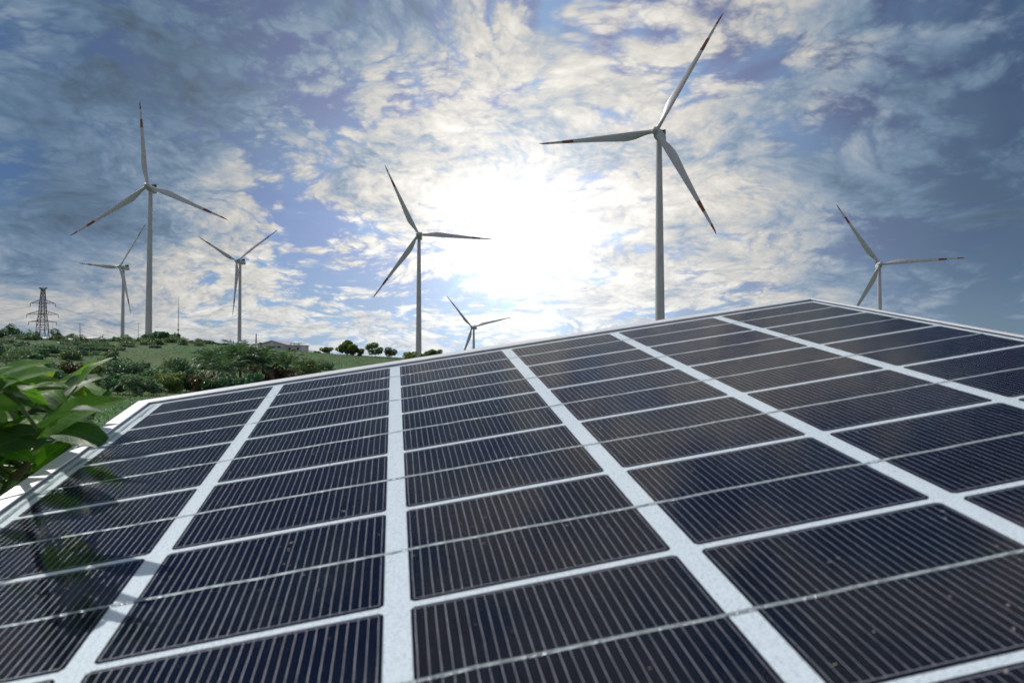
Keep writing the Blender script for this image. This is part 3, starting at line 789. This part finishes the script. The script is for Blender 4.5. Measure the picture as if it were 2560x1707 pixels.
# white tank
x, y = base_xy(458, 190); zb = terr(x, y)
t = empty('water_tank', (x, y, zb)); tag(t, 'small white rounded tank on the ridge beside the tall mast', 'tank')
tz = at(458, 864, 190)[2] - zb
v_, f_ = lathe([(tz - 1.5, .1), (tz - 1.45, .75), (tz - .9, .85), (tz - .4, .8), (tz - .12, .5), (tz, .08)], 18, 'z')
obj('tank_body', auto_smooth(mesh('tank_body', v_, f_)), M['tank_white'], t)
for a in range(3): MB().tube([(.6 * math.cos(a * 2.1), .6 * math.sin(a * 2.1), -.2), (.5 * math.cos(a * 2.1), .5 * math.sin(a * 2.1), tz - 1.4)], .07, 6).build('leg', M['galv'], t)

# ------------------------------------------------------------------ masts, poles, pylon, wires
def mast(px, ytop, D, label, boxes=((.12, .5),), twin=False, r=.09, name='antenna_mast', mat='lattice', cat='mast'):
    x, y = base_xy(px, D); zb = terr(x, y); h = at(px, ytop, D)[2] - zb
    t = empty(name, (x, y, zb)); tag(t, label, cat)
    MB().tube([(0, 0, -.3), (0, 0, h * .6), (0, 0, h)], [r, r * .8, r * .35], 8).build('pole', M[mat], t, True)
    if twin: MB().tube([(-.42, 0, h * .35), (-.42, 0, h * .97)], [r * .6, r * .4], 6).build('second_rod', M[mat], t, True); MB().box(-.5, .1, -.06, .06, h * .35, h * .35 + .12).build('bracket', M[mat], t)
    for (f_, s_) in boxes: MB().box(-s_ * .5, s_ * .5, -s_ * .5, s_ * .5, h * f_, h * f_ + s_).build('equipment_box', M['dark_grey'], t)
    return t
mast(445, 742, 205, 'tall thin antenna mast rising from the ridge right of the round tree', ((.30, .38), (.42, .22)), r=.10)
mast(201, 808, 230, 'short twin rod mast above the white sheds', ((.28, .55),), True, r=.09)
mast(345, 808, 230, 'short thin mast just left of the big turbine tower', ((.3, .45),), r=.08)
mast(131, 805, 250, 'plain thin mast right of the pylon', (), r=.09)
wx, wy = base_xy(640, 175); wz = terr(wx, wy); wh = at(640, 834, 175)[2] - wz
up = empty('utility_pole', (wx, wy, wz)); tag(up, 'dark wooden utility pole in front of the metal warehouse', 'pole')
MB().tube([(0, 0, -.4), (0, 0, wh)], [.17, .12], 9).build('pole', M['wood_pole'], up, True)
MB().box(-.8, .8, -.06, .06, wh - 2.9, wh - 2.75).build('crossarm', M['wood_pole'], up)
for xx in (-.65, 0.0, .65): MB().tube([(xx, 0, wh - 2.75), (xx, 0, wh - 2.5)], .05, 6).build('insulator', M['shed_white'], up)
# pole outside the frame that carries the other end of the wires
ox, oy = -66.0, 62.0; oz = terr(ox, oy)
up2 = empty('utility_pole', (ox, oy, oz)); tag(up2, 'utility pole left of the picture carrying the low wires', 'pole')
MB().tube([(0, 0, -.4), (0, 0, 7.2)], [.18, .13], 9).build('pole', M['wood_pole'], up2, True)
MB().box(-.06, .06, -.9, .9, 6.6, 6.75).build('crossarm', M['wood_pole'], up2)
def sag(a, c_, s_, n=24):
    a, c_ = Vector(a), Vector(c_)
    return [tuple(a.lerp(c_, i / n) - Vector((0, 0, s_ * 4 * (i / n) * (1 - i / n)))) for i in range(n + 1)]
for k_, (dy, sg, lab) in enumerate([(-.8, 1.1, 'upper pale wire sagging across the slope from left'), (0, 1.7, 'middle pale wire sagging across the slope from left'), (.8, 2.3, 'lowest pale wire sagging across the slope from left')]):
    o = MB().tube(sag((ox, oy + dy, oz + 6.76), (wx + (-.65, 0, .65)[k_], wy, wz + wh - 2.48), sg), .022, 5).build('power_line', M['roof_metal'], smooth=True)
    tag(o, lab, 'wire', 'wires across the slope')
def pylon():
    D = 330; x, y = base_xy(105, D); zb = terr(x, y); k_ = D / F
    H = at(105, 718, D)[2] - zb
    t = empty('transmission_pylon', (x, y, zb), rad(8)); tag(t, 'dark steel lattice pylon with three levels of crossarms on the ridge', 'pylon')
    zat = lambda py: at(105, py, D)[2] - zb
    prof = [(0, 2.5), (zat(812), 1.7), (zat(786), 1.2), (zat(758), .95), (zat(745), .8), (H - .6, .55)]
    def hw(z): return float(np.interp(z, [p[0] for p in prof], [p[1] for p in prof]))
    R_ = .11
    for sx in (-1, 1):
        for sy in (-1, 1):
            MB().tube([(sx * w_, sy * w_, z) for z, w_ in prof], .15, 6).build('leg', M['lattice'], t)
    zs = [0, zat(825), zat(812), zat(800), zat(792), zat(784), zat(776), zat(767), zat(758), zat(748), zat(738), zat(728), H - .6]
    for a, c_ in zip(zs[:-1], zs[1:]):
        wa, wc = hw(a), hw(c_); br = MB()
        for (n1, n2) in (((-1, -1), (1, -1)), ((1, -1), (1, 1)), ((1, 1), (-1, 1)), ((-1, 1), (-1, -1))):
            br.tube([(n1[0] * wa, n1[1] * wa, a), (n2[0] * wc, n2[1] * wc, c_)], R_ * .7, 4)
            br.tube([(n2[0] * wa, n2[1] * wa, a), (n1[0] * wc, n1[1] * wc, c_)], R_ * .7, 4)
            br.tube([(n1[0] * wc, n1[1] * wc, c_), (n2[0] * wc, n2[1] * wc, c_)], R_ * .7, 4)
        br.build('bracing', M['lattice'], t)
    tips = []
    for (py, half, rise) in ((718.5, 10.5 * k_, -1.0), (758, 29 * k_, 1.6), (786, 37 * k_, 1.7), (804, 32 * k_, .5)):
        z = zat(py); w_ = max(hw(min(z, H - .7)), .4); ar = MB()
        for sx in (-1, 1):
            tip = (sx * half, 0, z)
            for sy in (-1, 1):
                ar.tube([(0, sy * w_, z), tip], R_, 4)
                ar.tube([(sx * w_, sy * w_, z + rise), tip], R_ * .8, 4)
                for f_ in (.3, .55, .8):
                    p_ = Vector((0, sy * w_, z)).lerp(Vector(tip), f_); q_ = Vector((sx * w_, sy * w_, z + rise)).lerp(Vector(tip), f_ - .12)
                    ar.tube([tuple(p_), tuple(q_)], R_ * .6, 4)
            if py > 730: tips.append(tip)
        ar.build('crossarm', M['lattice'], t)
    for tip in tips:
        MB().tube([tip, (tip[0], tip[1], tip[2] - 1.5)], .12, 6).build('insulator', M['lattice'], t)
    return t, [t.matrix_basis @ Vector((p[0], p[1], p[2] - 1.5)) for p in tips]
pyl, tips = pylon()
names = ['upper left', 'upper right', 'middle left', 'middle right', 'lower left', 'lower right']
for i, p in enumerate(tips):
    far = Vector((p.x - 260, p.y + 80, p.z + 6)) if p.x < pyl.location.x else Vector((p.x + 90, p.y + 640, p.z - 40))
    o = MB().tube(sag(p, far, 9 if p.x < pyl.location.x else 14), .05, 5).build('power_line', M['wire'], smooth=True)
    tag(o, 'power line leaving the %s arm end of the pylon' % names[i], 'wire', 'pylon power lines')

# ------------------------------------------------------------------ foreground plant
def bigleaf_mat(name, c1, c2, vein, trans):
    m = bpy.data.materials.new(name); m.use_nodes = True
    t = m.node_tree; t.nodes.clear(); q = NB(t)
    uv = q.n('ShaderNodeUVMap').outputs[0]; s_ = q.n('ShaderNodeSeparateXYZ'); q.set(s_.inputs[0], uv)
    tc = q.n('ShaderNodeTexCoord').outputs['Object']
    ax = q.m('ABSOLUTE', q.m('SUBTRACT', s_.outputs[1], .5))
    # side veins curving towards the tip
    sv = q.m('SINE', q.m('MULTIPLY', q.m('SUBTRACT', s_.outputs[0], q.m('MULTIPLY', ax, .55)), 62.0))
    sv = q.m('MULTIPLY', q.smooth(sv, .90, 1.0), .5)
    mr = q.smooth(ax, .03, .008)
    nz = q.smooth(q.noise(tc, 45, 4, .6), .3, .7)
    c = q.mix(nz, (*c1, 1), (*c2, 1)); c = q.mix(q.m('MAXIMUM', sv, mr), c, (*vein, 1))
    p = q.n('ShaderNodeBsdfPrincipled'); q.set(p.inputs['Base Color'], c); p.inputs['Roughness'].default_value = .48; p.inputs['Specular IOR Level'].default_value = .14
    bn = q.n('ShaderNodeBump'); bn.inputs['Strength'].default_value = .35; bn.inputs['Distance'].default_value = .001
    q.set(bn.inputs['Height'], q.m('ADD', sv, q.noise(tc, 160, 3, .6))); t.links.new(bn.outputs[0], p.inputs['Normal'])
    tr = q.n('ShaderNodeBsdfTranslucent'); q.set(tr.inputs[0], q.mix(1.0, c, (1.9, 2.0, .5, 1), 'MULTIPLY'))
    mx = q.n('ShaderNodeMixShader'); mx.inputs[0].default_value = trans
    t.links.new(p.outputs[0], mx.inputs[1]); t.links.new(tr.outputs[0], mx.inputs[2])
    t.links.new(mx.outputs[0], q.n('ShaderNodeOutputMaterial').inputs[0])
    return m
M['bl'] = bigleaf_mat('plant_leaf', (.055, .155, .022), (.090, .215, .034), (.15, .26, .07), .50)
M['bl_dark'] = bigleaf_mat('plant_leaf_old', (.026, .085, .024), (.045, .115, .036), (.08, .15, .06), .30)
M['bl_lime'] = bigleaf_mat('plant_leaf_young', (.12, .19, .022), (.17, .25, .035), (.22, .29, .08), .4)
M['stem'] = pmat('plant_stem', (.085, .10, .035), .6, var=(.12, .085, .05), vscale=30)
M['petiole'] = pmat('leaf_stalk', (.11, .17, .04), .5)
def leaf_mesh(base, tip, width, up, droop=.12, fold=.18, curl=0.0, wav=.05, seed=0, blunt=False):
    """broad leaf from base to tip (world), folded along its midrib"""
    rd = random.Random(seed); base, tip, up = Vector(base), Vector(tip), Vector(up)
    ax = tip - base; L = ax.length; ax.normalize(); side = ax.cross(up).normalized(); nrm = side.cross(ax).normalized()
    NL, NW = 22, 10; v = []; f = []; uvs = []; ph = rd.uniform(0, 6)
    for i in range(NL + 1):
        s_ = i / NL
        if blunt: wd = math.sin(math.pi * min(.995, .03 + s_ * .90)) ** .55
        else: wd = (math.sin(math.pi * s_ ** .82) ** .85) * (1 - .25 * s_) + (.02 if i else 0)
        cpt = base + ax * (L * s_) + nrm * (L * droop * (4 * s_ * (1 - s_)) * .5 - L * curl * s_ ** 3)
        for j in range(NW + 1):
            t_ = j / NW * 2 - 1
            w_ = width / 2 * wd * t_
            lift = fold * abs(w_) + wav * width * math.sin(s_ * 9 + ph + (0 if t_ > 0 else 1.3)) * t_ * t_ * wd
            v.append(cpt + side * w_ + nrm * lift); uvs.append((s_, j / NW))
    for i in range(NL):
        for j in range(NW):
            a = i * (NW + 1) + j; f.append((a, a + 1, a + NW + 2, a + NW + 1))
    me = mesh('leaf', v, f, True)
    ul = me.uv_layers.new(name='UVMap')
    for lp in me.loops: ul.data[lp.index].uv = uvs[lp.vertex_index]
    return me
plant = empty('leafy_shrub', tuple(at(-120, 1400, .9)[:2]) + (0.0,))
tag(plant, 'broad leaved green shrub reaching over the left corner of the solar panel', 'shrub')
pinv = Matrix.Translation(-Vector(plant.location))
def to_local(me):
    me.transform(pinv); return me
UPC = Vector((-.25, -.35, 1)).normalized()
stem_pts = [at(-120, 1400, .9) * np.array([1, 1, 0]), at(-150, 1700, .9), at(-110, 1350, .88), at(-60, 1180, .86), at(-20, 1060, .84), at(10, 985, .82), at(0, 945, .8)]
MB().tube([tuple(p) for p in stem_pts], [.022, .016, .012, .009, .007, .0045, .0025], 8).build('stem', M['stem'], plant, True).data.transform(pinv)

st2 = [at(-110, 1350, .88), at(-20, 1260, .92), at(60, 1170, .95), at(110, 1080, .96)]
MB().tube([tuple(p) for p in st2], [.009, .007, .005, .003], 7).build('branch', M['stem'], plant, True).data.transform(pinv)
tw = [[at(-20, 1060, .84), at(40, 1010, .84), at(110, 985, .88), at(150, 960, .92)], [at(-60, 1180, .86), at(10, 1140, .82), at(70, 1105, .80), at(110, 1080, .80)],
      [at(-20, 1060, .84), at(-5, 1010, .72), at(-25, 960, .60), at(-35, 930, .56)], [at(-110, 1350, .88), at(-60, 1300, .84), at(-40, 1240, .80)]]
for br in tw: MB().tube([tuple(p) for p in br], [.005, .004, .003, .0018][:len(br)], 6).build('branch', M['stem'], plant, True).data.transform(pinv)
anch = []
for ch_ in [stem_pts[2:], st2] + tw:
    for p_, q_ in zip(ch_[:-1], ch_[1:]):
        for k_ in range(4): anch.append(Vector(p_).lerp(Vector(q_), k_ / 4))
    anch.append(Vector(ch_[-1]))
def add_leaf(b_, t_, depth0, depth1, wpx, mat, up=UPC, label=None, **k):
    B, T = Vector(at(*b_, depth0)), Vector(at(*t_, depth1))
    wd = wpx / F * (depth0 + depth1) / 2
    lf = obj('leaf', to_local(leaf_mesh(B, T, wd, up, **k)), M[mat], plant)
    if label: lf['label'] = label
    a = min(anch, key=lambda q_: (q_ - B).length)
    midp = a.lerp(B, .5) + Vector((0, 0, .004))
    pt = MB().tube([tuple(a), tuple(midp), tuple(B)], [.0022, .0018, .0014], 6).build('leaf_stalk', M['petiole'], plant, True); pt.data.transform(pinv)
    return lf
add_leaf((95, 1088), (318, 997), .80, .70, 96, 'bl', seed=1, droop=.1, up=Vector((-.1, -1.0, .55)), label='long pointed leaf nearest the panel corner')
add_leaf((140, 1078), (262, 1108), .78, .70, 74, 'bl_dark', seed=2, droop=.16, up=Vector((.0, -.9, .7)), blunt=True, label='blunt leaf whose tip lies over the frame')
add_leaf((110, 1082), (-70, 1145), .82, .74, 110, 'bl_dark', seed=3, up=Vector((.3, -1, .6)))
add_leaf((125, 1030), (-40, 1062), .86, .80, 60, 'bl_dark', seed=4, up=Vector((.1, -.4, 1)))
add_leaf((40, 1010), (150, 965), .86, .80, 70, 'bl', seed=5, up=Vector((0, -.5, 1)))
add_leaf((-30, 1000), (62, 1010), .80, .76, 60, 'bl', seed=6)
add_leaf((40, 985), (72, 1026), .84, .80, 40, 'bl_lime', seed=7, blunt=True, up=Vector((0, -.8, .6)), label='small lime green young leaf')
add_leaf((-40, 1010), (150, 925), .60, .52, 80, 'bl', seed=8, up=Vector((0, -.9, .7)))
add_leaf((-30, 970), (130, 905), .56, .50, 60, 'bl', seed=9, up=Vector((0, -.9, .7)))
add_leaf((15, 1075), (100, 1060), .80, .76, 56, 'bl_lime', seed=10, up=Vector((0, -.3, 1)))
add_leaf((70, 1150), (190, 1098), .9, .84, 52, 'bl_dark', seed=11)
add_leaf((150, 960), (262, 985), .95, .92, 50, 'bl', seed=12)
add_leaf((120, 1000), (215, 948), 1.0, .98, 46, 'bl_dark', seed=13)
add_leaf((160, 1005), (235, 1050), .95, .92, 40, 'bl_dark', seed=14)
add_leaf((-30, 1110), (90, 1160), .8, .76, 70, 'bl', seed=15)
rd = random.Random(11)
for k_ in range(10):                                       # young shoots in front, towards the camera
    bx_, by_ = rd.uniform(-70, 70), rd.uniform(930, 1030); an = rd.uniform(-.55, .40); ln = rd.uniform(90, 140); dp = rd.uniform(.5, .62)
    add_leaf((bx_, by_), (bx_ + math.cos(an) * ln, by_ + math.sin(an) * ln), dp, dp + rd.uniform(-.05, .05), ln * rd.uniform(.36, .48), rd.choice(['bl', 'bl', 'bl_lime', 'bl_dark']),
             up=Vector((rd.uniform(-.4, .4), rd.uniform(-1.0, -.3), .8)), seed=200 + k_, droop=rd.uniform(.02, .15))
for k_ in range(64):                                       # older leaves lower down, beside and below the frame
    by_ = rd.uniform(1060, 1330); bx_ = rd.uniform(-160, 440 - (by_ - 960) * 1.40); an = rd.uniform(-.9, .9) + (math.pi if rd.random() < .45 else 0); ln = rd.uniform(90, 160); dp = rd.uniform(.92, 1.10)
    tx, ty = bx_ + math.cos(an) * ln, by_ + math.sin(an) * ln
    if tx > 450 - (ty - 960) * 1.40: tx = bx_ - abs(tx - bx_); ty = min(ty, 1330)
    add_leaf((bx_, by_), (tx, ty), dp, dp + rd.uniform(-.06, .06), ln * rd.uniform(.42, .55), rd.choice(['bl_dark', 'bl', 'bl_dark']),
             up=Vector((rd.uniform(-.5, .5), rd.uniform(-1.0, -.2), .8)), seed=300 + k_, droop=rd.uniform(.02, .15))
made = 0
while made < 70:
    a = rd.choice(anch)                                   # leaves spring from the twigs
    off = Vector((rd.gauss(0, .035), rd.gauss(.02, .05), rd.gauss(-.01, .035))); B = a + off
    rel = B - Vector((0, 0, CAM_H)); dep = rel.y * ce + rel.z * se
    px = 1280 + F * rel.x / dep; py = 853.5 + F * (rel.y * se - rel.z * ce) / dep
    an = rd.uniform(-1.0, .7) + (math.pi if rd.random() < .4 else 0); ln = rd.uniform(100, 190) * .8 / dep
    tx, ty = px + math.cos(an) * ln, py + math.sin(an) * ln
    ok = True
    for (qx, qy) in ((px, py), (tx, ty)):
        if qx > 400 - (qy - 960) * 1.40 - 45 or qx > 300: ok = False
    if py < 930 or ty < 880 or dep < .55: ok = False
    if not ok: continue
    made += 1
    add_leaf((px, py), (tx, ty), dep, dep + rd.uniform(-.07, .07), ln * rd.uniform(.40, .55), rd.choice(['bl', 'bl_dark', 'bl', 'bl', 'bl_lime'] if py < 1080 else ['bl_dark', 'bl', 'bl_dark']),
             up=Vector((rd.uniform(-.5, .4), rd.uniform(-.9, .1), 1)), seed=40 + made, droop=rd.uniform(.02, .2), curl=rd.uniform(-.05, .15))
